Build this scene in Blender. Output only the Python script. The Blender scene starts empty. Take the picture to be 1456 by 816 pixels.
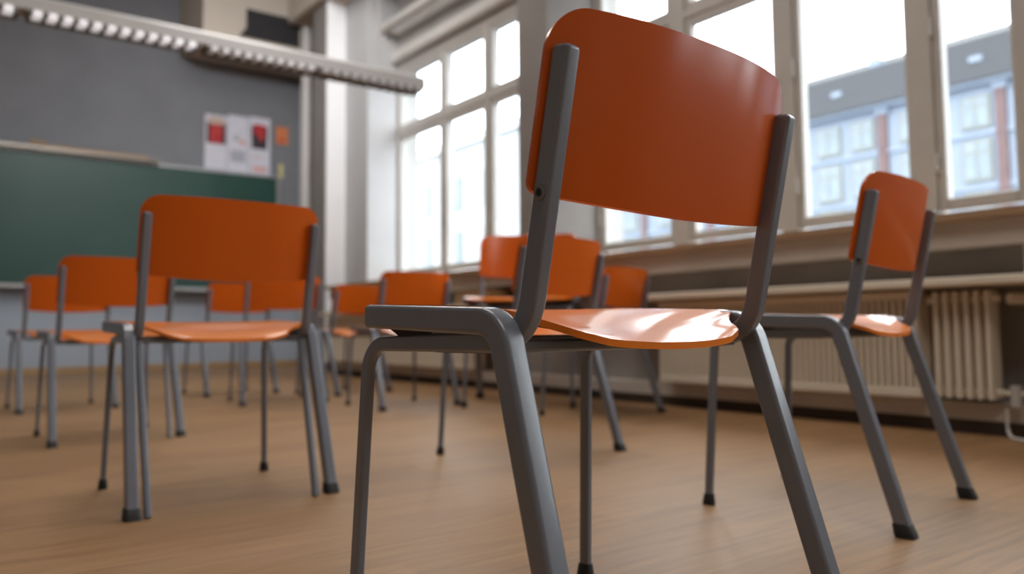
import bpy, math, random
from mathutils import Vector
random.seed(4)
PI = math.pi
R = math.radians
scene = bpy.context.scene
COL = scene.collection

# ------------------------------------------------------------------ materials
def new_mat(name):
    m = bpy.data.materials.new(name); m.use_nodes = True
    nt = m.node_tree
    return m, nt, nt.nodes['Principled BSDF']

def setp(b, **kw):
    for k, v in kw.items():
        b.inputs[k.replace('_', ' ')].default_value = v

def rgb(r, g, b): return (r, g, b, 1.0)

def noise_mat(name, c1, c2, scale=6, rough=.6, coat=0, coat_rough=.1, bump=0, detail=4, stretch=(1, 1, 1), metallic=0, spec=.5):
    m, nt, b = new_mat(name)
    tc = nt.nodes.new('ShaderNodeTexCoord'); mp = nt.nodes.new('ShaderNodeMapping')
    mp.inputs['Scale'].default_value = stretch
    nz = nt.nodes.new('ShaderNodeTexNoise'); nz.inputs['Scale'].default_value = scale; nz.inputs['Detail'].default_value = detail
    rp = nt.nodes.new('ShaderNodeValToRGB')
    rp.color_ramp.elements[0].position = .3; rp.color_ramp.elements[1].position = .7
    rp.color_ramp.elements[0].color = rgb(*c1); rp.color_ramp.elements[1].color = rgb(*c2)
    L = nt.links.new
    L(tc.outputs['Object'], mp.inputs['Vector']); L(mp.outputs['Vector'], nz.inputs['Vector'])
    L(nz.outputs['Fac'], rp.inputs['Fac']); L(rp.outputs['Color'], b.inputs['Base Color'])
    setp(b, Roughness=rough, Metallic=metallic)
    b.inputs['Specular IOR Level'].default_value = spec
    b.inputs['Coat Weight'].default_value = coat; b.inputs['Coat Roughness'].default_value = coat_rough
    if bump:
        bp = nt.nodes.new('ShaderNodeBump'); bp.inputs['Strength'].default_value = bump; bp.inputs['Distance'].default_value = .002
        L(nz.outputs['Fac'], bp.inputs['Height']); L(bp.outputs['Normal'], b.inputs['Normal'])
    return m

M = {}
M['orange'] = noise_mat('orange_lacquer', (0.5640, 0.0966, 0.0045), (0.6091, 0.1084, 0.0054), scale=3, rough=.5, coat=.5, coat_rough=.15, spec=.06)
M['orange_seat_toplit'] = noise_mat('orange_toplit_seat_lacquer', (0.7840, 0.2040, 0.0180), (0.8512, 0.2280, 0.0220), scale=3, rough=.4, coat=.62, coat_rough=.075, spec=.08)  # same lacquer as the backrest, brightened to paint in light from above
M['steel'] = noise_mat('grey_painted_steel', (0.1542, 0.1680, 0.2007), (0.1776, 0.1935, 0.2287), scale=9, rough=.32, coat=.4, coat_rough=.14)
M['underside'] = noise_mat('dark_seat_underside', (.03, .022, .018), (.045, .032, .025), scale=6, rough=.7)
M['rubber'] = noise_mat('black_rubber', (.008, .008, .008), (.014, .014, .014), scale=30, rough=.6)
M['bolt'] = noise_mat('dull_bolt_steel', (.2, .2, .2), (.28, .28, .28), scale=40, rough=.35, metallic=.8)
M['boltdark'] = noise_mat('bolt_recess', (.01, .008, .007), (.02, .015, .012), scale=40, rough=.6)
M['greywall'] = noise_mat('grey_pinboard_wall', (0.1970, 0.2034, 0.2230), (0.2224, 0.2296, 0.2509), scale=2.5, rough=.85)
M['bluewall'] = noise_mat('pale_blue_grey_wall', (.36, .41, .48), (.39, .44, .51), scale=2, rough=.7)
M['plaster'] = noise_mat('grey_white_plaster', (.50, .48, .46), (.54, .52, .50), scale=3, rough=.85, bump=.1)
M['pier'] = noise_mat('pier_plaster', (.40, .385, .365), (.44, .42, .40), scale=3, rough=.85)
M['darkpier'] = noise_mat('taupe_pier_and_shade', (0.2240, 0.2052, 0.1947), (0.2576, 0.2394, 0.2242), scale=3, rough=.8)  # taupe of the middle pier; paints in side shade on the corner pier
M['pierwhite'] = noise_mat('grey_white_pier', (0.4620, 0.4620, 0.4730), (0.5060, 0.5060, 0.5170), scale=3, rough=.8)
M['white'] = noise_mat('pier_window_light_white', (.86, .87, .89), (.90, .91, .93), scale=3, rough=.8)  # near-white that carries the window light on the corner pier
M['cream'] = noise_mat('cream_ceiling_paint', (.50, .44, .38), (.55, .49, .42), scale=2, rough=.8)
M['frame'] = noise_mat('cream_window_paint', (0.4703, 0.4504, 0.4271), (0.5267, 0.5028, 0.4759), scale=4, rough=.45)
M['wood'] = noise_mat('sill_wood', (.32, .20, .115), (.40, .26, .15), scale=3, rough=.75, stretch=(8, 1, 8))
M['parapet'] = noise_mat('taupe_parapet', (0.5198, 0.4710, 0.4101), (0.6143, 0.5554, 0.4970), scale=3, rough=.8)
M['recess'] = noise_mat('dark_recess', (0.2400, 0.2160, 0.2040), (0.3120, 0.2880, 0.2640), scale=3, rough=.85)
M['radiator'] = noise_mat('cream_radiator_enamel', (0.7452, 0.6745, 0.5594), (0.8197, 0.7406, 0.6182), scale=4, rough=.4)
M['plinth'] = noise_mat('dark_brown_plinth', (.035, .022, .014), (.05, .03, .02), scale=5, rough=.6)
M['tan'] = noise_mat('tan_wood', (0.3600, 0.2250, 0.1050), (0.4200, 0.2700, 0.1350), scale=5, rough=.6, stretch=(1, 8, 8))
M['darkbox'] = noise_mat('black_panel', (.012, .012, .013), (.02, .02, .021), scale=5, rough=.7)
M['board'] = noise_mat('green_chalkboard', (0.0165, 0.0590, 0.0473), (0.0226, 0.0737, 0.0597), scale=1.6, rough=.42)
M['alu'] = noise_mat('brushed_aluminium', (.5, .5, .5), (.6, .6, .6), scale=8, rough=.35, metallic=.7, stretch=(.2, 4, 4))
M['brasslight'] = noise_mat('warm_metal_rail', (0.2310, 0.1980, 0.1650), (0.2750, 0.2365, 0.1980), scale=8, rough=.35, metallic=.5)
M['lamp'] = noise_mat('lamp_white_enamel', (0.4588, 0.4440, 0.4292), (0.5032, 0.4884, 0.4736), scale=6, rough=.4)
M['louvre'] = noise_mat('grey_louvre', (.13, .125, .12), (.16, .155, .15), scale=6, rough=.5)
M['paper'] = noise_mat('paper', (0.6274, 0.6274, 0.7084), (0.6882, 0.6882, 0.7691), scale=14, rough=.8)
M['ink'] = noise_mat('grey_print', (.36, .37, .44), (.48, .49, .56), scale=60, rough=.8)
M['red'] = noise_mat('red_print', (.42, .02, .025), (.55, .05, .05), scale=18, rough=.7)
M['darkprint'] = noise_mat('dark_print', (.03, .02, .03), (.07, .05, .06), scale=18, rough=.7)
M['skin'] = noise_mat('peach_print', (.50, .36, .31), (.6, .46, .4), scale=18, rough=.7)
M['pink'] = noise_mat('pink_print', (.65, .36, .36), (.72, .46, .46), scale=20, rough=.7)
M['note_orange'] = noise_mat('orange_note', (.66, .20, .07), (.72, .25, .1), scale=12, rough=.8)
M['note_yellow'] = noise_mat('yellow_note', (.62, .55, .22), (.68, .6, .28), scale=12, rough=.8)
M['roof'] = noise_mat('slate_roof', (0.0225, 0.0238, 0.0278), (0.0317, 0.0331, 0.0383), scale=3, rough=.8, stretch=(1, 1, 14))
M['facade'] = noise_mat('blue_grey_facade', (0.1493, 0.1733, 0.2182), (0.1732, 0.2010, 0.2449), scale=.6, rough=.9)
M['facadetrim'] = noise_mat('facade_trim', (0.1714, 0.2016, 0.2419), (0.1915, 0.2218, 0.2621), scale=2, rough=.9)
M['cornice'] = noise_mat('facade_cornice', (0.1596, 0.1895, 0.2394), (0.1895, 0.2195, 0.2694), scale=2, rough=.9)
M['brick'] = noise_mat('brick_red_strip', (0.0878, 0.0536, 0.0536), (0.1109, 0.0693, 0.0662), scale=4, rough=.9)
M['housewin'] = noise_mat('house_window_frame', (0.1400, 0.1391, 0.1102), (0.1569, 0.1552, 0.1213), scale=4, rough=.6)
M['housepane'] = noise_mat('house_window_pane', (0.1021, 0.1321, 0.1621), (0.1442, 0.1742, 0.1982), scale=2, rough=.15)
M['palehouse'] = noise_mat('pale_house', (0.3276, 0.3276, 0.3276), (0.3713, 0.3713, 0.3713), scale=.5, rough=.9)
M['street'] = noise_mat('street_asphalt', (0.0672,0.0672,0.0714), (0.0924,0.0924,0.0966), scale=.4, rough=.9)
M['cable'] = noise_mat('white_cable', (.6, .58, .54), (.66, .64, .6), scale=9, rough=.5)
M['bark'] = noise_mat('bark', (.12, .10, .09), (.18, .15, .13), scale=9, rough=.9)

def glow_mat(name, col, s):
    m, nt, b = new_mat(name)
    nz = nt.nodes.new('ShaderNodeTexNoise'); nz.inputs['Scale'].default_value = 9
    mx = nt.nodes.new('ShaderNodeMix'); mx.data_type = 'RGBA'
    mx.inputs[6].default_value = rgb(*[c * .9 for c in col]); mx.inputs[7].default_value = rgb(*col)
    nt.links.new(nz.outputs['Fac'], mx.inputs[0])
    nt.links.new(mx.outputs[2], b.inputs['Base Color']); nt.links.new(mx.outputs[2], b.inputs['Emission Color'])
    b.inputs['Emission Strength'].default_value = s
    setp(b, Roughness=.3)
    return m
M['cell_glint'] = glow_mat('window_glint_cell', (.85, .83, .86), .58)  # glow stands in for window light caught by the reflectors
M['cell_faint_glint'] = glow_mat('faint_window_glint_cell', (.75, .72, .72), .16)  # weaker painted glint for the segment further right
M['cell_no_glint'] = glow_mat('no_glint_cell', (.6, .58, .57), .0)

def glass_mat():
    m, nt, b = new_mat('window_glass')
    nt.nodes.remove(b)
    out = nt.nodes['Material Output']
    tr = nt.nodes.new('ShaderNodeBsdfTransparent'); tr.inputs['Color'].default_value = (.94, .97, .98, 1)
    gl = nt.nodes.new('ShaderNodeBsdfGlossy'); gl.inputs['Roughness'].default_value = .02
    fr = nt.nodes.new('ShaderNodeLayerWeight'); fr.inputs['Blend'].default_value = .18
    sc = nt.nodes.new('ShaderNodeMath'); sc.operation = 'MULTIPLY_ADD'; sc.inputs[1].default_value = .35; sc.inputs[2].default_value = .03
    nt.links.new(fr.outputs['Facing'], sc.inputs[0])
    mx = nt.nodes.new('ShaderNodeMixShader')
    nt.links.new(sc.outputs[0], mx.inputs['Fac']); nt.links.new(tr.outputs['BSDF'], mx.inputs[1])
    nt.links.new(gl.outputs['BSDF'], mx.inputs[2]); nt.links.new(mx.outputs['Shader'], out.inputs['Surface'])
    return m
M['glass'] = glass_mat()

def floor_mat():
    m, nt, b = new_mat('oak_laminate_floor')
    L = nt.links.new; N = nt.nodes.new
    tc = N('ShaderNodeTexCoord')
    br = N('ShaderNodeTexBrick'); br.offset = .43; br.inputs['Scale'].default_value = 1
    br.inputs['Brick Width'].default_value = 1.3; br.inputs['Row Height'].default_value = .19
    br.inputs['Mortar Size'].default_value = .0012; br.inputs['Mortar Smooth'].default_value = .3; br.inputs['Bias'].default_value = 0
    br.inputs['Color1'].default_value = (.2, .2, .2, 1); br.inputs['Color2'].default_value = (.8, .8, .8, 1); br.inputs['Mortar'].default_value = (.3, .3, .3, 1)
    L(tc.outputs['Object'], br.inputs['Vector'])
    mp = N('ShaderNodeMapping'); mp.inputs['Scale'].default_value = (1.1, 26, 1)
    L(tc.outputs['Object'], mp.inputs['Vector'])
    n1 = N('ShaderNodeTexNoise'); n1.inputs['Scale'].default_value = 2.2; n1.inputs['Detail'].default_value = 7; n1.inputs['Roughness'].default_value = .62
    L(mp.outputs['Vector'], n1.inputs['Vector'])
    mp2 = N('ShaderNodeMapping'); mp2.inputs['Scale'].default_value = (3, 160, 1)
    L(tc.outputs['Object'], mp2.inputs['Vector'])
    n2 = N('ShaderNodeTexNoise'); n2.inputs['Scale'].default_value = 2; n2.inputs['Detail'].default_value = 4
    L(mp2.outputs['Vector'], n2.inputs['Vector'])
    a1 = N('ShaderNodeMath'); a1.operation = 'MULTIPLY_ADD'; a1.inputs[1].default_value = .55; L(n1.outputs['Fac'], a1.inputs[0])
    a2 = N('ShaderNodeMath'); a2.operation = 'MULTIPLY'; a2.inputs[1].default_value = .3; L(n2.outputs['Fac'], a2.inputs[0])
    L(a2.outputs[0], a1.inputs[2])
    sp = N('ShaderNodeSeparateColor'); L(br.outputs['Color'], sp.inputs['Color'])
    a3 = N('ShaderNodeMath'); a3.operation = 'MULTIPLY_ADD'; a3.inputs[1].default_value = .13; L(sp.outputs[0], a3.inputs[0]); L(a1.outputs[0], a3.inputs[2])
    rp = N('ShaderNodeValToRGB')
    e = rp.color_ramp.elements
    e[0].position = .30; e[0].color = (.15, .078, .034, 1)
    e[1].position = .72; e[1].color = (.44, .262, .13, 1)
    k = e.new(.5); k.color = (.33, .186, .086, 1)
    L(a3.outputs[0], rp.inputs['Fac']); L(rp.outputs['Color'], b.inputs['Base Color'])
    r2 = N('ShaderNodeMath'); r2.operation = 'MULTIPLY_ADD'; r2.inputs[1].default_value = .2; r2.inputs[2].default_value = .38
    L(n1.outputs['Fac'], r2.inputs[0]); L(r2.outputs[0], b.inputs['Roughness'])
    bp = N('ShaderNodeBump'); bp.inputs['Strength'].default_value = .12; bp.inputs['Distance'].default_value = .001
    L(a1.outputs[0], bp.inputs['Height']); L(bp.outputs['Normal'], b.inputs['Normal'])
    b.inputs['Specular IOR Level'].default_value = .38
    return m
M['floor'] = floor_mat()

# ------------------------------------------------------------------ mesh helpers
class MB:
    def __init__(s): s.v = []; s.f = []
    def add(s, vs, fs):
        o = len(s.v); s.v += [tuple(v) for v in vs]; s.f += [tuple(i + o for i in f) for f in fs]
        return s
    def box(s, x0, x1, y0, y1, z0, z1):
        x0, x1 = sorted((x0, x1)); y0, y1 = sorted((y0, y1)); z0, z1 = sorted((z0, z1))
        vs = [(x0, y0, z0), (x1, y0, z0), (x1, y1, z0), (x0, y1, z0), (x0, y0, z1), (x1, y0, z1), (x1, y1, z1), (x0, y1, z1)]
        return s.add(vs, [(0, 3, 2, 1), (4, 5, 6, 7), (0, 1, 5, 4), (1, 2, 6, 5), (2, 3, 7, 6), (3, 0, 4, 7)])
    def loft(s, rings, cap0=True, cap1=True):
        n = len(rings[0]); vs = [p for r in rings for p in r]; fs = []
        for i in range(len(rings) - 1):
            for j in range(n):
                a = i * n + j; b = i * n + (j + 1) % n
                fs.append((a, b, b + n, a + n))
        if cap0: fs.append(tuple(reversed(range(n))))
        if cap1: fs.append(tuple(range((len(rings) - 1) * n, len(rings) * n)))
        return s.add(vs, fs)
    def prism(s, poly, axis, a, b):
        def P(q, w): return (w, q[0], q[1]) if axis == 0 else (q[0], w, q[1]) if axis == 1 else (q[0], q[1], w)
        return s.loft([[P(q, a) for q in poly], [P(q, b) for q in poly]])
    def build(s, name, mat, parent=None, smooth=None, bevel=0, loc=None):
        me = bpy.data.meshes.new(name); me.from_pydata(s.v, [], s.f); me.update()
        import bmesh
        bm = bmesh.new(); bm.from_mesh(me); bmesh.ops.recalc_face_normals(bm, faces=bm.faces); bm.to_mesh(me); bm.free()
        if smooth is not None:
            me.polygons.foreach_set('use_smooth', [True] * len(me.polygons)); me.set_sharp_from_angle(angle=R(smooth))
        me.materials.append(mat)
        o = bpy.data.objects.new(name, me); COL.objects.link(o)
        if parent: o.parent = parent
        if loc: o.location = loc
        if smooth == 32:
            md = o.modifiers.new('weighted', 'WEIGHTED_NORMAL'); md.keep_sharp = True
        if bevel:
            md = o.modifiers.new('bevel', 'BEVEL'); md.width = bevel; md.segments = 2; md.limit_method = 'ANGLE'
        return o

def thing(name, label, cat, loc=(0, 0, 0), rz=0, group=None, sc=1):
    o = bpy.data.objects.new(name, None); COL.objects.link(o); o.empty_display_size = .1
    o.location = loc; o.rotation_euler = (0, 0, rz); o.scale = (sc, sc, sc)
    return tag(o, label, cat, group)
def tag(o, label, cat, group=None):
    o['label'] = label; o['category'] = cat
    if group: o['group'] = group
    return o
def struct(o, label=None, cat=None):
    o['kind'] = 'structure'
    if label: o['label'] = label
    if cat: o['category'] = cat
    return o
def dup_tree(o, parent=None):
    c = o.copy(); COL.objects.link(c)
    if parent: c.parent = parent
    for ch in list(o.children): dup_tree(ch, c)
    return c

def rrect(a, b, r, n=4):
    pts = []
    for cx, cy, t0 in ((a / 2 - r, b / 2 - r, 0), (-a / 2 + r, b / 2 - r, 90), (-a / 2 + r, -b / 2 + r, 180), (a / 2 - r, -b / 2 + r, 270)):
        for k in range(n + 1):
            t = R(t0 + 90 * k / n); pts.append((cx + r * math.cos(t), cy + r * math.sin(t)))
    return pts
def rounded_path(pts, radii, seg=9):
    """corner-filleted polyline; returns list of (point, tangent) plus index ranges of every fillet"""
    pts = [Vector(p) for p in pts]; out = []; marks = []
    n = len(pts)
    for i, p in enumerate(pts):
        if i == 0: out.append((p, (pts[1] - p).normalized())); continue
        if i == n - 1: out.append((p, (p - pts[i - 1]).normalized())); continue
        d0 = (p - pts[i - 1]).normalized(); d1 = (pts[i + 1] - p).normalized()
        ang = d0.angle(d1); r = radii[i]; t = r * math.tan(ang / 2)
        a = p - d0 * t; b = p + d1 * t
        nrm = (d1 - d0 * d0.dot(d1)).normalized(); c = a + nrm * r
        st = len(out)
        for k in range(seg + 1):
            th = ang * k / seg
            q = c - nrm * r * math.cos(th) + d0 * r * math.sin(th)
            tg = d0 * math.cos(th) + nrm * math.sin(th)
            out.append((q, tg))
        marks.append((st, len(out) - 1))
    return out, marks
def rings_of(path, prof):
    rs = []
    for p, t in path:
        L = Vector((1, 0, 0)); L = (L - t * L.dot(t)).normalized(); B = t.cross(L).normalized()
        rs.append([tuple(p + L * a + B * b) for a, b in prof])
    return rs
def tube(mb, pts, rad, n=10):
    """round tube through points (smooth by fillets supplied by caller)"""
    pts = [Vector(p) for p in pts]; rings = []
    ref = Vector((0, 0, 1))
    for i, p in enumerate(pts):
        t = (pts[min(i + 1, len(pts) - 1)] - pts[max(i - 1, 0)]).normalized()
        r0 = ref if abs(t.dot(ref)) < .95 else Vector((1, 0, 0))
        L = t.cross(r0).normalized(); B = t.cross(L)
        rings.append([tuple(p + L * rad * math.cos(2 * PI * k / n) + B * rad * math.sin(2 * PI * k / n)) for k in range(n)])
    mb.loft(rings); return mb

# ------------------------------------------------------------------ the chair
WR, WU = .2377, .2164
YB, ZR, YRF, SR, YRE, ZRE = -.124, .440, -.2537, .0095, .134, .4505
YFF, ZU, YFT, SF = .183, .4135, .2046, .0117
YUB, ZUB, YUT, ZUT = -.139, .419, -.204, .722
P1 = rrect(.0285, .0305, .0055)
P2 = rrect(.0205, .0255, .0050)       # back upright
P3 = rrect(.0140, .0200, .0045)       # front leg

def seat_z(u, v):
    """top of the seat; u -1..1 across, v 0 rear .. 1 front"""
    side = .4365 + .0220 * min(1, v / .26) ** .7 + .0095 * max(0, v - .26) / .74
    mid = .4145 + .0485 * (1 - (1 - min(1, v * 1.02)) ** 1.7)
    w = abs(u) ** 2.3
    z = mid * (1 - w) + side * w
    if v > .88: z -= .010 * ((v - .88) / .12) ** 2
    return z
def seat_mesh():
    NU, NV = 36, 30; mb = MB(); T = .0085
    top = []; bot = []
    for j in range(NV + 1):
        v = j / NV; y = -.172 + .342 * v
        hw = .176 + .061 * min(1, max(0, (v - .10) / .12)) ** 1.5 if v < .22 else .237
        # rounded rear and front corners
        rr = .055
        dy = (y + .172)
        if dy < rr: hw -= rr - math.sqrt(max(0, rr * rr - (rr - dy) ** 2))
        dyf = .170 - y
        rf = .03
        if dyf < rf: hw -= rf - math.sqrt(max(0, rf * rf - (rf - dyf) ** 2))
        for i in range(NU + 1):
            u = -1 + 2 * i / NU
            # bow of the rear edge: the middle reaches further back
            yy = y - .010 * (1 - u * u) * (1 - v) ** 2
            z = seat_z(u * min(1, hw / .215), v)
            top.append((u * hw, yy, z)); bot.append((u * (hw - .001), yy, z - T))
    W = NU + 1; n = len(top)
    fs = []
    for j in range(NV):
        for i in range(NU):
            a = j * W + i; fs.append((a, a + 1, a + W + 1, a + W)); fs.append((n + a, n + a + W, n + a + W + 1, n + a + 1))
    loop = [i for i in range(W)] + [j * W + NU for j in range(1, NV + 1)] + [NV * W + i for i in range(NU - 1, -1, -1)] + [j * W for j in range(NV - 1, 0, -1)]
    for k in range(len(loop)):
        a = loop[k]; b = loop[(k + 1) % len(loop)]; fs.append((a, n + a, n + b, b))
    return mb.add(top + bot, fs)
def back_mesh():
    """curved rounded-corner shell"""
    HW, Z0, Z1, T = .229, .577, .7715, .0085
    NU, NV = 48, 48
    front = []; rear = []
    for j in range(NV + 1):
        tt = (1 - math.cos(PI * j / NV)) / 2
        z = Z0 + (Z1 - Z0) * tt
        h = HW
        for d, RC in ((z - Z0, .014), (Z1 - z, .044)):
            if d < RC: h = min(h, HW - RC + math.sqrt(max(0, RC * RC - (RC - d) ** 2)))
        for i in range(NU + 1):
            u = -1 + 2 * i / NU; x = u * h; q = x / HW
            sag = .013 * (1 - q * q) * (1 - tt) ** 2
            zz = z - sag
            y = YUB + (YUT - YUB) * (zz - ZUB) / (ZUT - ZUB) + .0205 - .0345 * (1 - abs(q) ** 2.5) + .012*max(0,(zz-.69)/.08)*.0
            s = .0345 * 2.5 * abs(q) ** 1.5 * (1 if q > 0 else -1) / HW
            nx, ny = s, -1; l = math.hypot(nx, ny); nx /= l; ny /= l
            front.append((x - nx * T / 2, y - ny * T / 2, zz)); rear.append((x + nx * T / 2, y + ny * T / 2, zz))
    W = NU + 1; n = len(front); fs = []
    for j in range(NV):
        for i in range(NU):
            a = j * W + i; fs.append((a, a + 1, a + W + 1, a + W)); fs.append((n + a, n + a + W, n + a + W + 1, n + a + 1))
    loop = [i for i in range(W)] + [j * W + NU for j in range(1, NV + 1)] + [NV * W + i for i in range(NU - 1, -1, -1)] + [j * W for j in range(NV - 1, 0, -1)]
    for k in range(len(loop)):
        a = loop[k]; b = loop[(k + 1) % len(loop)]; fs.append((a, n + a, n + b, b))
    return MB().add(front + rear, fs)

def foot_mesh(p0, d, prof_a, prof_b):
    """tapered rubber shoe around the leg end"""
    rings = []
    top = rrect(prof_a + .004, prof_b + .004, .007); low = rrect(prof_a + .009, prof_b + .009, .009)
    for t, pr in ((.028, rrect(prof_a + .001, prof_b + .001, .006)), (.026, top), (.008, low), (0, low)):
        c = Vector(p0) + Vector(d) * t / d[2] if False else Vector(p0) + Vector(d) * (t / abs(d[2]))
        rings.append([(c.x + a, c.y + b, max(0.0, c.z)) for a, b in pr])
    return MB().loft(rings)

def make_chair(label):
    t = thing('school_chair', label, 'chair', group='orange school chairs on the classroom floor')
    so = seat_mesh().build('seat', M['orange_seat_toplit'], t, smooth=50)
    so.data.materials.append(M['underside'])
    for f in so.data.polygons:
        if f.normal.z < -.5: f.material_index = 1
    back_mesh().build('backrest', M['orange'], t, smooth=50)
    for s in (-1, 1):
        # rear leg + seat rail, one bent square tube
        path, mk = rounded_path([(s * (WR + SR), YRF, .004), (s * WR, YB, ZR), (s * WR, YRE, ZRE)], {1: .040})
        rg = rings_of(path, P1)
        leg = MB().loft(rg[:mk[0][0] + 1], True, False).build('leg', M['steel'], t, smooth=32)
        end = [[tuple(Vector(p) * .0 + (Vector(path[-1][0]) + (Vector(p) - Vector(path[-1][0])) * f) + Vector((0, d, 0))) for p in rg[-1]] for f, d in ((.93, .005), (.7, .009))]
        MB().loft(rg[mk[0][0]:] + end, False, True).build('seat_rail', M['steel'], t, smooth=32)
        d0 = Vector((-s * SR, YB - YRF, ZR - .004)).normalized()
        foot_mesh((s * (WR + SR), YRF, 0), d0, .0285, .031).build('rubber_foot', M['rubber'], leg, smooth=40)
        # front leg + under rail + back upright, one bent oval tube
        path, mk = rounded_path([(s * (WU + SF), YFT, .004), (s * WU, YFF, ZU), (s * WU, YUB, ZUB), (s * WU, YUT, ZUT)], {1: .042, 2: .058})
        n0, n1 = mk[0][1], mk[1][0]
        rg = []
        for i, q in enumerate(path):
            k = 0 if i <= n0 else 1 if i >= n1 else (i - n0) / (n1 - n0)
            rg += rings_of([q], [(a0 + (a1 - a0) * k, b0 + (b1 - b0) * k) for (a0, b0), (a1, b1) in zip(P3, P2)])
        leg = MB().loft(rg[:mk[0][0] + 1], True, False).build('leg', M['steel'], t, smooth=32)
        MB().loft(rg[mk[0][0]:mk[1][0] + 1], False, False).build('under_rail', M['steel'], t, smooth=32)
        pt, tg = path[-1]
        end = [[tuple(pt + (Vector(p) - pt) * f + tg * d) for p in rg[-1]] for f, d in ((.9, .003), (.6, .0055))]
        up = MB().loft(rg[mk[1][0]:] + end, False, True).build('back_upright', M['steel'], t, smooth=32)
        d0 = Vector((-s * SF, YFF - YFT, ZU - .004)).normalized()
        foot_mesh((s * (WU + SF), YFT, 0), d0, .0145, .0205).build('rubber_foot', M['rubber'], leg, smooth=40)
        # bolt heads on the outer side of the upright
        for zb in (.575,):
            yb = YUB + (YUT - YUB) * (zb - ZUB) / (ZUT - ZUB)
            mb = MB()
            def ring(x, r): return [(x, yb + r * math.cos(2 * PI * k / 18), zb + r * math.sin(2 * PI * k / 18)) for k in range(18)]
            x0 = s * (WU + .0097)
            mb.loft([ring(x0, .0088), ring(x0 + s * .0018, .0088), ring(x0 + s * .0026, .0074), ring(x0 + s * .0026, .0048), ring(x0 + s * .0012, .0046)])
            bo = mb.build('bolt', M['bolt'], up, smooth=40)
            MB().loft([ring(x0 + s * .0011, .0045), ring(x0 + s * .0016, .0040)]).build('bolt_socket', M['boltdark'], up)
            if zb > .6: pass
    # cross bars, brackets and dark shade plates under the seat
    for y, z in ((-.100, .4125), (.125, .4155)):
        prof = rrect(.028, .0145, .004)
        MB().loft([[(x, y + a, z + b) for a, b in prof] for x in (-WU, WU)]).build('crossbar', M['steel'], t, smooth=32)
    for s in (-1, 1):
        MB().prism([(-.085, .430), (.03, .432), (.02, .4045), (-.085, .4045)], 0, s * (WU - .006), s * (WU + .006)).build('bracket', M['steel'], t)
        MB().prism([(.03, .432), (.135, .438), (.10, .422), (.05, .4065), (.02, .4065)], 0, s * (WU - .004), s * (WU + .004)).build('shade_plate', M['underside'], t)  # added dark plate painting the shaded gap under the rail
    return t

proto = make_chair('orange school chair in sharp focus at the front, large grey tube frame')
proto.location = (.7371, .8383, 0); proto.rotation_euler[2] = .0785
# label, x, y, rotation, scale, extra legs (local foot x, y)
CH = [
 ('orange chair left of the sharp front chair, extra grey strut beside each rear leg', .6700, 2.2924, .0017, 1, 'two'),
 ('orange chair beside the ribbed radiator at the right, turned slightly towards the left', 1.8385, 1.1482, .187, 1, None),
 ('orange chair directly ahead of the strutted chair in the left row, half hidden by it', .669, 3.77, .049, .958, 'one'),
 ('leftmost orange chair of all, nearest the chalkboard in the left row', .704, 5.36, .085, .98, None),
 ('orange chair showing below the right half of the strutted chair backrest', 1.834, 4.929, -.106, 1, None),
 ('far small orange chair showing below the middle of the strutted chair backrest', 1.816, 5.80, .1, 1, None),
 ('small far orange chair with low backrest just before the white wall piers', 2.44, 5.28, .3, .97, None),
 ('orange chair seen above the front-left corner of the sharp front seat', 2.288, 4.155, .023, .988, None),
 ('orange chair with backrest filling the gap beneath the sharp backrest, beside its left upright', 1.744, 2.261, .19, .963, None),
 ('orange chair by the sill, small backrest just left of the ribbed radiator end', 2.81, 3.03, .263, .948, None),
 ('taller orange chair facing the camera, hollow backrest left of the sharp chair upright', 2.89, 3.74, 2.35, 1.33, None),
]
chairs = []
for lab, x, y, rz, sc, ex in CH:
    c = dup_tree(proto); c.location = (x, y, 0); c.rotation_euler[2] = rz; c.scale = (sc, sc, sc); c['label'] = lab
    chairs.append((c, ex))
for c, ex in chairs:
    if not ex: continue
    for s, fx, fy in ((-1, -.213, -.255), (1, .196, -.270)):
        if ex == 'one' and s < 0: continue
        path = [(Vector((s * (WU - .004), YUB + .02, .412)), Vector((0, -.1, -1)).normalized()), (Vector((fx, fy, .001)), Vector((0, -.3, -1)).normalized())]
        MB().loft(rings_of(path, rrect(.016, .022, .005))).build('strut', M['steel'], c, smooth=32)

# ------------------------------------------------------------------ room shell
XW, XG = 4.10, 4.15           # inner wall face, glass plane
ZC = 4.6
struct(MB().box(-4.6, 4.4, -3.6, 10.3, -.12, 0).build('floor', M['floor']))
struct(MB().box(-4.6, 4.4, -3.6, 10.3, ZC, ZC + .2).build('ceiling', M['cream']))
struct(MB().box(-4.6, 4.02, 10.0, 10.25, .9, ZC).build('wall_back', M['greywall']))
struct(MB().box(4.02, 4.4, 10.0, 10.25, 0, ZC).box(-4.6, 4.02, 10.02, 10.25, 0, .9).build('wall_back_lower', M['bluewall']))
struct(MB().box(-4.7, -4.5, -3.6, 10.3, 0, ZC).build('wall_left', M['plaster']))
struct(MB().box(-4.6, 4.4, -3.7, -3.5, 0, ZC).build('wall_front', M['plaster']))
# window wall with two openings
WA = (4.80, 7.55); WB_ = (-2.6, 4.42); ZS, ZT = .88, 3.27
w = MB()
w.box(XW, 4.4, WA[1], 10.3, 0, ZC)
w.box(XW, 4.4, WB_[1], WA[0], 0, ZC)
w.box(XW, 4.4, -3.7, WB_[0], 0, ZC)
for a, b in (WA, WB_): w.box(XW, 4.4, a, b, ZT, ZC); w.box(XW, 4.4, a, b, 0, ZS)
struct(w.build('wall_right', M['pier']))
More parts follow.
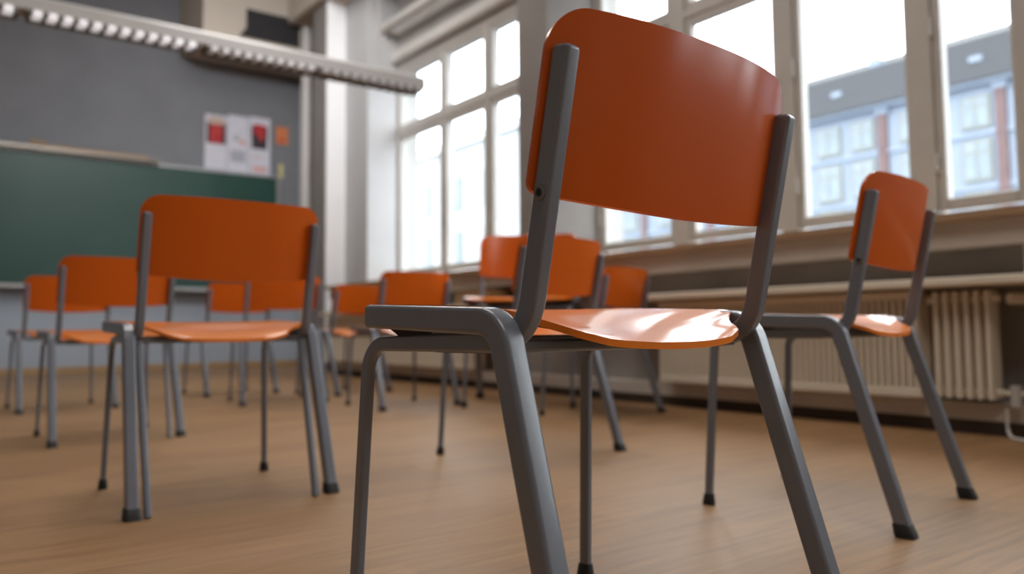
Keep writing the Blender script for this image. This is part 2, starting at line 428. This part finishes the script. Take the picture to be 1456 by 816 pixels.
# parapet under the windows, built out into the room
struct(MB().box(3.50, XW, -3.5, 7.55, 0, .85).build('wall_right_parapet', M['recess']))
struct(MB().box(3.37, 3.50, -3.5, 7.56, .745, .85).build('trim_1', M['parapet']), 'taupe board below the window sill')
struct(MB().box(3.32, XW + .02, -3.5, 7.56, .85, .882).build('trim_2', M['wood']), 'wooden window sill')
struct(MB().box(3.40, 3.50, -3.5, 7.56, .055, .125).build('trim_3', M['parapet']), 'taupe base strip below the radiators')
struct(MB().box(3.40, 3.52, -3.5, 7.56, 0, .055).build('baseboard_right', M['plinth']))
struct(MB().box(-4.5, 4.02, 9.97, 10.02, 0, .07).build('baseboard_back', M['tan']))
# piers
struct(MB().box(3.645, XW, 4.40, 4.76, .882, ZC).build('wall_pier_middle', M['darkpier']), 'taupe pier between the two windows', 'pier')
struct(MB().box(3.76, XW, 7.50, 8.07, 0, ZC).build('wall_pier_left', M['pierwhite']), 'white pier left of the left window', 'pier')
struct(MB().box(3.54, XW, 8.07, 8.42, 0, ZC).build('wall_pier_corner', M['darkpier']), 'white pier nearest the room corner', 'pier')  # darker body colour paints in the shade on the side face
struct(MB().box(3.545, 3.76, 8.045, 8.07, .1, ZC - .01).build('trim_lit_face', M['white']), 'white strip painting window light on the pier nearest the corner')  # added strip, the window light on this face is in its colour
# head mouldings, ducts
struct(MB().prism([(4.10, 3.29), (4.03, 3.30), (4.03, 3.36), (4.06, 3.42), (4.10, 3.43)], 1, -3.5, 7.5).build('trim_4', M['plaster']), 'pale moulding above the windows')

# ------------------------------------------------------------------ windows
def make_window(name, y0, y1, panes, hinged):
    """panes: (ya, yb) glass spans; transom between z 2.47 and 2.62"""
    t = bpy.data.objects.new(name, None); COL.objects.link(t); t.location = (XG, (y0 + y1) / 2, ZS)
    struct(t)
    oy = (y0 + y1) / 2
    def B(mb, x0, x1, a, b, z0, z1): mb.box(x0 - XG, x1 - XG, a - oy, b - oy, z0 - ZS, z1 - ZS)
    f = MB()
    B(f, 4.11, 4.24, y0, y1, ZS, .985); B(f, 4.11, 4.24, y0, y1, 3.20, ZT)
    edges = sorted(panes)
    B(f, 4.11, 4.24, y0, edges[0][0] - .045, .985, 3.20); B(f, 4.11, 4.24, edges[-1][1] + .045, y1, .985, 3.20)
    for (a, b), (c, d) in zip(edges, edges[1:]):
        if c - b > .11: B(f, 4.11, 4.24, b + .045, c - .045, .985, 3.20)
    lo = min(p[0] for p in panes) - .045; hi = max(p[1] for p in panes) + .045
    B(f, 4.113, 4.237, lo, hi, 2.515, 2.575)
    f.build('window_frame', M['frame'], t, bevel=.006)
    for a, b in panes:
        for z0, z1 in ((1.065, 2.465), (2.625, 3.155)):
            c = MB()
            B(c, 4.125, 4.19, a - .045, a, z0 - .06, z1 + .05); B(c, 4.125, 4.19, b, b + .045, z0 - .06, z1 + .05)
            B(c, 4.125, 4.19, a, b, z0 - .06, z0); B(c, 4.125, 4.19, a, b, z1, z1 + .05)
            s = c.build('casement', M['frame'], t, bevel=.008)
            g = MB(); B(g, 4.150, 4.156, a, b, z0, z1); g.build('pane', M['glass'], s)
            if hinged and z0 < 2:
                for zz in (1.25, 1.95):
                    h = MB(); B(h, 4.10, 4.125, b + .037, b + .055, zz - .05, zz + .05); h.build('hinge', M['frame'], s)
    return t
make_window('window_1', WA[0], WA[1], [(6.67, 7.46), (5.91, 6.54), (5.08, 5.76)], False)
make_window('window_2', WB_[0], WB_[1], [(3.69, 4.33), (2.85, 3.47), (2.05, 2.655), (1.545, 1.86), (.76, 1.38), (-.04, .58), (-.84, -.22), (-1.64, -1.02), (-2.44, -1.82)], True)

# ------------------------------------------------------------------ ceiling corner: boxed bulkhead, opening, ducts
bk = thing('vent_housing', 'cream boxed housing with a black opening high in the back corner', 'duct', (3.3, 9.0, 3.77))
def BK(mb, x0, x1, y0, y1, z0, z1): mb.box(x0 - 3.3, x1 - 3.3, y0 - 9, y1 - 9, z0 - 3.77, z1 - 3.77)
m_ = MB()
BK(m_, 2.49, 4.09, 9.0, 9.98, 3.77, 3.81); BK(m_, 2.49, 4.09, 9.0, 9.98, 4.15, ZC - .002)
BK(m_, 2.49, 4.09, 9.0, 9.98, 3.81, 4.15)
m_.build('casing', M['cream'], bk)
MB().prism([(-.40, .04), (.31, .04), (.31, .38), (-.33, .38), (-.33, .15), (-.40, .06)], 1, -.006, .01).build('opening', M['darkbox'], bk)
p = MB(); tube(p, [(3.665, 8.92, .0), (3.665, 8.92, ZC - .003)], .06, 16)
tag(p.build('heating_pipe', M['frame'], smooth=40), 'beige vertical pipe running floor to ceiling right of the grey pinboard wall', 'pipe')
dk = MB(); dk.prism([(3.45, 4.06), (3.93, 4.06), (3.93, 4.45), (3.45, 4.45)], 1, 2.5, 8.98)
tag(dk.build('ceiling_duct', M['cream'], bevel=.03), 'square cream duct running along the ceiling above the windows', 'duct')
p = MB(); tube(p, [(3.93, y, 3.64) for y in (2.0, 5.0, 8.95)], .05, 14)
tag(p.build('ceiling_pipe', M['plaster'], smooth=40), 'round pale pipe running below the duct above the left window', 'pipe')

# ------------------------------------------------------------------ suspended lamp
lt = thing('pendant_louvre_lamp', 'long pale louvre lamp hanging across the room in front of the chalkboard', 'lamp', (1.4, 5.78, 2.445))
def LX(x): return x - 1.4
hs = MB(); hs.prism([(-.085, .012), (.085, .012), (.085, .05), (.05, .105), (-.055, .115), (-.085, .09)], 0, LX(-1.6), LX(3.39))
hs.build('housing', M['lamp'], lt, smooth=25)
for x0, x1, mt in ((-1.55, -.55, 'cell_glint'), (-.5, .46, 'cell_glint'), (.53, 1.55, 'cell_glint'), (1.62, 2.42, 'cell_faint_glint'), (2.46, 3.36, 'cell_no_glint')):
    fr = MB()
    fr.box(LX(x0), LX(x1), -.083, -.078, -.022, .012); fr.box(LX(x0), LX(x1), .078, .083, -.022, .012)
    n = int(round((x1 - x0) / .084)); st = (x1 - x0) / n
    for k in range(n + 1): fr.box(LX(x0 + k * st) - .011, LX(x0 + k * st) + .011, -.078, .078, -.020, .011)
    lv = fr.build('louvre', M['louvre'], lt)
    cl = MB()
    for k in range(n):
        cl.box(LX(x0 + k * st) + .019, LX(x0 + (k + 1) * st) - .019, -.0885, -.0835, -.024, .012)
        cl.box(LX(x0 + k * st) + .014, LX(x0 + (k + 1) * st) - .014, -.075, .075, .002, .010)
    cl.build('reflector', M[mt], lv)
for x in (-1.0, 3.0):
    p = MB(); tube(p, [(LX(x), 0, .10), (LX(x), 0, ZC - 2.446)], .006, 8); p.build('suspension_rod', M['lamp'], lt)

# ------------------------------------------------------------------ chalkboard
cb = thing('chalkboard', 'wide dark green chalkboard on the grey back wall', 'chalkboard', (.6, 9.9, .89))
BX0, BX1 = -2.5, 3.68
def CB(mb, x0, x1, y0, y1, z0, z1): mb.box(x0 - .6, x1 - .6, y0 - 9.9, y1 - 9.9, z0 - .89, z1 - .89); return mb
CB(MB(), BX0, BX1, 9.90, 9.945, .96, 2.385).build('writing_surface', M['board'], cb)
CB(MB(), BX0, BX1 + .05, 9.945, 9.998, .90, 2.40).build('back_panel', M['bluewall'], cb)
CB(CB(MB(), BX0, BX1, 9.80, 9.90, .90, .925), BX0, BX1, 9.80, 9.81, .90, .96).build('chalk_tray', M['alu'], cb)
CB(MB(), BX1 - .0, BX1 + .055, 9.89, 9.95, .90, 2.40).build('side_frame', M['alu'], cb)
CB(MB(), BX0, BX1, 9.885, 9.95, 2.385, 2.41).build('top_frame', M['alu'], cb)
CB(MB(), BX0, 2.25, 9.80, 9.95, 2.41, 2.445).build('top_ledge', M['brasslight'], cb)
st = MB(); st.prism(rrect(.05, .03, .01), 0, -.55, .50)
o = st.build('pointer_stick', M['tan'], loc=(1.62, 9.86, 2.461)); tag(o, 'tan wooden pointer stick lying on the ledge above the chalkboard', 'pointer')
e = thing('board_eraser', 'small tan board eraser on the left end of the chalkboard ledge', 'eraser', (1.02, 9.84, 2.446))
MB().box(-.075, .075, -.025, .025, 0, .02).build('felt', M['darkprint'], e); MB().box(-.075, .075, -.025, .025, .02, .06).build('grip', M['tan'], e, bevel=.008)

# ------------------------------------------------------------------ papers on the pinboard wall
def sheet(label, x0, x1, z0, z1, mat='paper', name='poster', cat='poster', parts=(), group=None):
    t = thing(name, label, cat, ((x0 + x1) / 2, 9.998, z0), group=group)
    cx = (x0 + x1) / 2
    MB().box(x0 - cx, x1 - cx, -.006, 0, 0, z1 - z0).build('sheet', M[mat], t)
    for nm, mt, polys, d in parts:
        mb = MB()
        for poly in polys: mb.prism([(a - cx, b - z0) for a, b in poly], 1, -.006 - d, -.0055)
        mb.build(nm, M[mt], t)
    return t
def rc(x0, x1, z0, z1): return [(x0, z0), (x1, z0), (x1, z1), (x0, z1)]
sheet('left of the three pinned posters, white with a red portrait picture', 2.81, 3.075, 2.44, 3.12, parts=[
    ('picture', 'darkprint', [rc(2.83, 3.06, 2.76, 3.03)], .001),
    ('red_figure', 'red', [[(2.87, 2.77), (3.01, 2.77), (3.03, 2.95), (2.99, 3.0), (2.88, 3.0), (2.86, 2.93)]], .002),
    ('heading', 'skin', [rc(2.85, 3.04, 3.0, 3.09)], .003)])
sheet('middle of the three pinned posters, white with faint small print', 3.085, 3.345, 2.43, 3.15, parts=[
    ('printed_text', 'ink', [rc(3.12, 3.31, 2.56, 2.71)], .001), ('small_drawing', 'ink', [rc(3.16, 3.22, 2.83, 2.90)], .001),
    ('pink_mark', 'pink', [rc(3.23, 3.31, 2.79, 2.85)], .002)])
sheet('right of the three pinned posters, dark picture with a red top', 3.355, 3.625, 2.42, 3.17, parts=[
    ('picture', 'darkprint', [[(3.39, 2.76), (3.58, 2.76), (3.59, 3.05), (3.38, 3.05)]], .001),
    ('red_figure', 'red', [[(3.40, 2.97), (3.46, 2.92), (3.52, 2.86), (3.55, 2.92), (3.57, 3.07), (3.42, 3.08)]], .002),
    ('caption', 'pink', [rc(3.40, 3.58, 2.46, 2.54), rc(3.40, 3.5, 2.64, 2.66)], .002)])
sheet('small orange note pinned right of the posters', 3.70, 3.86, 2.86, 3.09, 'note_orange', 'note', 'note', parts=[('symbol', 'red', [rc(3.74, 3.82, 2.90, 2.93)], .001)])
sheet('small yellow note beside the top right corner of the chalkboard', 3.745, 3.80, 2.42, 2.60, 'note_yellow', 'note', 'note')

# ------------------------------------------------------------------ radiators under the sill
def fin_radiator(label, y0, y1, pitch, depth, z0=.135, z1=.575):
    t = thing('radiator', label, 'radiator', (3.40, (y0 + y1) / 2, z0))
    cy = (y0 + y1) / 2; h = z1 - z0
    n = max(2, int(round((y1 - y0) / pitch))); st = (y1 - y0) / n
    mb = MB(); mb.box(-.02, .06, y0 - cy, y1 - cy, .02, h - .02)
    for k in range(n):
        c = y0 - cy + (k + .5) * st
        mb.prism([(-depth, c - st * .30), (-depth - .012, c - st * .15), (-depth - .012, c + st * .15), (-depth, c + st * .30), (-.02, c + st * .33), (-.02, c - st * .33)], 2, .03, h - .03)
    mb.build('ribbed_panel', M['radiator'], t)
    a = MB(); a.box(-depth - .01, .06, y0 - cy, y1 - cy, h - .035, h); a.build('top_header', M['radiator'], t, bevel=.008)
    a = MB(); a.box(-depth - .01, .06, y0 - cy, y1 - cy, 0, .04); a.build('bottom_header', M['radiator'], t, bevel=.008)
    a = MB()
    for yy in (y0 + .06, y1 - .06): a.box(.0, .095, yy - cy - .015, yy - cy + .015, h * .4, h * .4 + .04)
    a.build('wall_bracket', M['radiator'], t)
    return t
fin_radiator('long cream radiator with fine ribs under the right window', 1.63, 3.06, .030, .09)
fin_radiator('long cream ribbed radiator under the left window, behind the far chairs', 4.95, 7.45, .030, .09)
t = thing('column_radiator', 'short cream column radiator at the right end of the ribbed radiator', 'radiator', (3.36, 1.47, .135))
for k in range(6):
    y = -.098 + k * .039; mb = MB()
    mb.prism(rrect(.10, .019, .009), 2, .01, .43)
    mb.build('column', M['radiator'], t, smooth=40, loc=(0, y, 0))
for z in (.035, .40):
    mb = MB(); tube(mb, [(.0, -.13, z), (.0, .145, z)], .016, 10); mb.build('header_pipe', M['radiator'], t, smooth=40)
mb = MB(); mb.box(.04, .135, -.02, .02, .2, .23); mb.build('wall_bracket', M['radiator'], t)
tag(MB().box(3.215, 3.50, -.6, 3.35, .582, .618).build('radiator_shelf', M['radiator'], bevel=.008), 'cream shelf board above the radiators under the right window', 'shelf')
tag(MB().box(3.215, 3.50, 4.6, 7.5, .582, .618).build('radiator_shelf', M['radiator'], bevel=.008), 'cream shelf board above the radiator under the left window', 'shelf')
mb = MB(); tube(mb, [(3.42, 1.255, .0), (3.42, 1.255, .744)], .016, 12)
tag(mb.build('supply_pipe', M['radiator'], smooth=40), 'thin cream vertical pipe at the right end of the radiators', 'pipe')
t = thing('radiator_valve', 'radiator valve on a short pipe at the low right end of the column radiator', 'valve', (3.36, 1.30, .17))
mb = MB(); tube(mb, [(0, .038, 0), (0, -.01, 0), (.03, -.045, 0), (.06, -.045, 0)], .011, 10); mb.build('pipe_stub', M['radiator'], t, smooth=40)
mb = MB(); tube(mb, [(0, .0, -.05), (0, 0, .03)], .02, 12); mb.build('valve_body', M['frame'], t, smooth=40)
t = thing('thermostat_head', 'pale thermostat knob on the upper pipe right of the column radiator', 'valve', (3.40, 1.27, .53))
mb = MB(); tube(mb, [(-.055, .03, 0), (.0, .0, 0)], .022, 12); mb.build('dial', M['radiator'], t, smooth=40)
mb = MB(); tube(mb, [(.0, .0, 0), (.02, -.012, 0)], .011, 10); mb.build('collar', M['frame'], t, smooth=40)
mb = MB()
pts = []
for k in range(25):
    s = k / 24
    P0, P1_, P2_, P3 = Vector((3.36, 1.335, .115)), Vector((3.36, 1.34, -.03)), Vector((3.30, 1.32, .006)), Vector((3.23, 1.12, .006))
    q = P0 * (1 - s) ** 3 + P1_ * 3 * s * (1 - s) ** 2 + P2_ * 3 * s * s * (1 - s) + P3 * s ** 3
    q.z = max(q.z, .006); pts.append(q)
tube(mb, pts, .006, 8)
tag(mb.build('cable', M['cable'], smooth=40), 'white cable hanging from the radiator valve onto the floor', 'cable')
t = thing('wooden_box', 'small tan wooden box on the radiator shelf left of the sharp chair upright', 'box', (3.36, 4.86, .618))
MB().box(-.09, .09, -.21, .21, 0, .09).build('body', M['tan'], t, bevel=.004); MB().box(-.095, .095, -.215, .215, .09, .105).build('lid', M['tan'], t, bevel=.004)

# ------------------------------------------------------------------ outside
struct(MB().box(4.6, 120, -60, 120, -6.3, -6.0).build('ground_street', M['street']))
hx = 22.0
h = thing('row_house', 'blue-grey row house with slate roof and brick red strips across the street', 'building', (hx, 13, -6.0))
def HB(mb, x0, x1, y0, y1, z0, z1): mb.box(x0 - hx, x1 - hx, y0 - 13, y1 - 13, z0 + 6, z1 + 6); return mb
HB(MB(), 22.0, 30, -6, 26.5, -6, 6.75).build('wall', M['facade'], h)
MB().prism([(-.35, 12.72), (.05, 13.92), (3.0, 15.1), (8.3, 12.72)], 1, -19.2, 13.6).build('roof', M['roof'], h)
HB(MB(), 21.75, 22.0, -6, 26.5, 6.62, 6.78).build('gutter', M['cornice'], h)
for z in (5.38, 3.98, 2.6, 1.2): HB(MB(), 21.93, 22.0, -6, 26.5, z - .06, z + .03).build('cornice', M['cornice'], h)
for y0, y1 in ((8.38, 8.62), (11.47, 11.73), (14.6, 14.85), (17.7, 17.95), (20.8, 21.05)):
    HB(MB(), 21.90, 22.0, y0, y1, -6, 6.45).build('brick_strip', M['brick'], h)
    HB(MB(), 21.88, 22.0, y0 - .06, y1 + .06, 6.45, 6.62).build('downpipe_head', M['cornice'], h)
ys = [(5.6, 6.4), (7.0, 7.8), (8.76, 9.46), (10.25, 11.1), (11.86, 12.55), (12.9, 13.68), (14.95, 15.7), (16.4, 17.15), (18.2, 18.95), (19.5, 20.25), (21.3, 22.05), (22.8, 23.55), (24.3, 25.05)]
for y0, y1 in ys:
    for z0, z1 in ((5.52, 6.36), (4.14, 5.2), (2.78, 3.84), (1.38, 2.44)):
        f = HB(MB(), 21.94, 22.0, y0, y1, z0, z1).build('window', M['housewin'], h)
        ym = (y0 + y1) / 2
        g = MB()
        for a, b in ((y0 + .06, ym - .03), (ym + .03, y1 - .06)):
            for c, d in ((z0 + .07, z0 + (z1 - z0) * .66), (z0 + (z1 - z0) * .72, z1 - .06)): HB(g, 21.925, 21.945, a, b, c, d)
        g.build('pane', M['housepane'], f)
# roof dressing
for y in (12.9, 17.0, 9.0):
    d = HB(MB(), 21.8, 22.9, y - .16, y + .16, 7.24, 7.38).build('skylight', M['cornice'], h)
HB(MB(), 22.15, 22.6, 11.78, 12.05, 7.6, 8.22).build('chimney', M['cornice'], h)
# pale house further left
h2 = thing('pale_house', 'pale tall house seen bleached through the left window', 'building', (24, 41, -6.0))
def H2(mb, x0, x1, y0, y1, z0, z1): mb.box(x0 - 24, x1 - 24, y0 - 41, y1 - 41, z0 + 6, z1 + 6); return mb
H2(MB(), 24, 34, 28.5, 60, -6, 10.5).build('wall', M['palehouse'], h2)
MB().prism([(-.3, 16.5), (3, 18.4), (10, 16.5)], 1, -12.6, 19).build('roof', M['palehouse'], h2)
for i in range(8):
    y = 30 + i * 3.2
    for z in (1.0, 4.0, 7.0):
        f = H2(MB(), 23.93, 24, y, y + 1.2, z, z + 1.9).build('window', M['housewin'], h2)
        H2(MB(), 23.91, 23.94, y + .1, y + 1.1, z + .1, z + 1.8).build('pane', M['housepane'], f)
# bare tree above the roofs
t = thing('bare_tree', 'faint bare tree twigs above the slate roof at the top right', 'tree', (34, 12.6, -6))
br = MB()
def twig(p, d, L, r, k):
    q = p + d * L; tube(br, [p, (p + q) / 2 + Vector((random.uniform(-.05, .05), random.uniform(-.05, .05), 0)) * L, q], r, 5)
    if k:
        for _ in range(3):
            dd = (d + Vector((random.uniform(-.6, .6), random.uniform(-.6, .6), random.uniform(-.1, .5)))).normalized()
            twig(q, dd, L * random.uniform(.6, .8), r * .6, k - 1)
tr = MB(); tube(tr, [(0, 0, 0), (0, 0, 12.0)], .16, 8); tr.build('trunk', M['bark'], t)
twig(Vector((0, 0, 11.8)), Vector((0, 0, 1)), 2.2, .06, 5)
br.build('branches', M['bark'], t)

# ------------------------------------------------------------------ light
wd = bpy.data.worlds.new('overcast'); scene.world = wd; wd.use_nodes = True
nt = wd.node_tree; bg = nt.nodes['Background']
tc = nt.nodes.new('ShaderNodeTexCoord'); sx = nt.nodes.new('ShaderNodeSeparateXYZ'); rp = nt.nodes.new('ShaderNodeValToRGB')
rp.color_ramp.elements[0].position = .42; rp.color_ramp.elements[0].color = (.55, .6, .66, 1)
rp.color_ramp.elements[1].position = .8; rp.color_ramp.elements[1].color = (1.0, 1.0, 1.0, 1)
k = rp.color_ramp.elements.new(.52); k.color = (.86, .90, .95, 1)
ma = nt.nodes.new('ShaderNodeMath'); ma.operation = 'MULTIPLY_ADD'; ma.inputs[1].default_value = .5; ma.inputs[2].default_value = .5
nt.links.new(tc.outputs['Generated'], sx.inputs[0]); nt.links.new(sx.outputs['Z'], ma.inputs[0]); nt.links.new(ma.outputs[0], rp.inputs['Fac'])
nt.links.new(rp.outputs['Color'], bg.inputs['Color']); bg.inputs['Strength'].default_value = 8.5
for n_, (a, b) in (('a', WA), ('b', WB_)):
    la = bpy.data.lights.new('window_portal', 'AREA'); la.shape = 'RECTANGLE'; la.size = ZT - ZS; la.size_y = b - a
    la.cycles.is_portal = True
    lo = bpy.data.objects.new('window_portal', la); COL.objects.link(lo)
    lo.location = (4.32, (a + b) / 2, (ZS + ZT) / 2); lo.rotation_euler = (0, R(90), 0)

for x, y in ((2.3, 6.3), (1.4, 3.0), (.2, -.6)):  # added unseen area lights that fill the room, not real fittings
    la = bpy.data.lights.new('ceiling_fill', 'AREA'); la.shape = 'RECTANGLE'; la.size = 1.2; la.size_y = 2.2
    la.energy = 58; la.color = (1.0, .965, .92)
    lo = bpy.data.objects.new('ceiling_fill', la); COL.objects.link(lo); lo.location = (x, y, ZC - .05)

la = bpy.data.lights.new('board_fill', 'AREA'); la.shape = 'RECTANGLE'; la.size = 1.0; la.size_y = .5; la.energy = 26; la.spread = R(75); la.color = (.95, .97, 1.0)  # added unseen fill aimed at the right of the board and back wall
lo = bpy.data.objects.new('board_fill', la); COL.objects.link(lo); lo.location = (1.2, 4.2, 4.3)
lo.rotation_euler = (Vector((3.4, 10, 2.4)) - lo.location).to_track_quat('-Z', 'Y').to_euler()

# ------------------------------------------------------------------ camera
F_PX, PITCH, ROLL, CS, H_, YAW = 1137.6694, .0690, -.0097, -18.1659, .4315, .6439
V = __import__('numpy')
cam = bpy.data.cameras.new('camera'); co = bpy.data.objects.new('camera', cam); COL.objects.link(co)
cam.sensor_width = 36; cam.sensor_fit = 'HORIZONTAL'; cam.lens = F_PX / 1456 * 36
cam.shift_y = CS / 1456
cp, sp_ = math.cos(PITCH), math.sin(PITCH)
Rv = Vector((1, 0, 0)); Fv = Vector((0, cp, sp_)); Uv = Vector((0, -sp_, cp))
cr, sr = math.cos(ROLL), math.sin(ROLL)
R2 = Rv * cr + Uv * sr; U2 = Uv * cr - Rv * sr
def rot(v):
    c, s = math.cos(-YAW), math.sin(-YAW); return Vector((c * v.x - s * v.y, s * v.x + c * v.y, v.z))
R2, U2, F2 = rot(R2), rot(U2), rot(Fv)
from mathutils import Matrix
co.matrix_world = Matrix(((R2.x, U2.x, -F2.x, 0), (R2.y, U2.y, -F2.y, 0), (R2.z, U2.z, -F2.z, H_), (0, 0, 0, 1)))
cam.clip_start = .02; cam.clip_end = 500
cam.dof.use_dof = True; cam.dof.focus_distance = .98; cam.dof.aperture_fstop = 2.8
scene.camera = co
scene.view_settings.view_transform = 'Standard'
scene.view_settings.look = 'None'
scene.view_settings.exposure = 0
scene.cycles.max_bounces = 12; scene.cycles.diffuse_bounces = 6; scene.cycles.transparent_max_bounces = 16
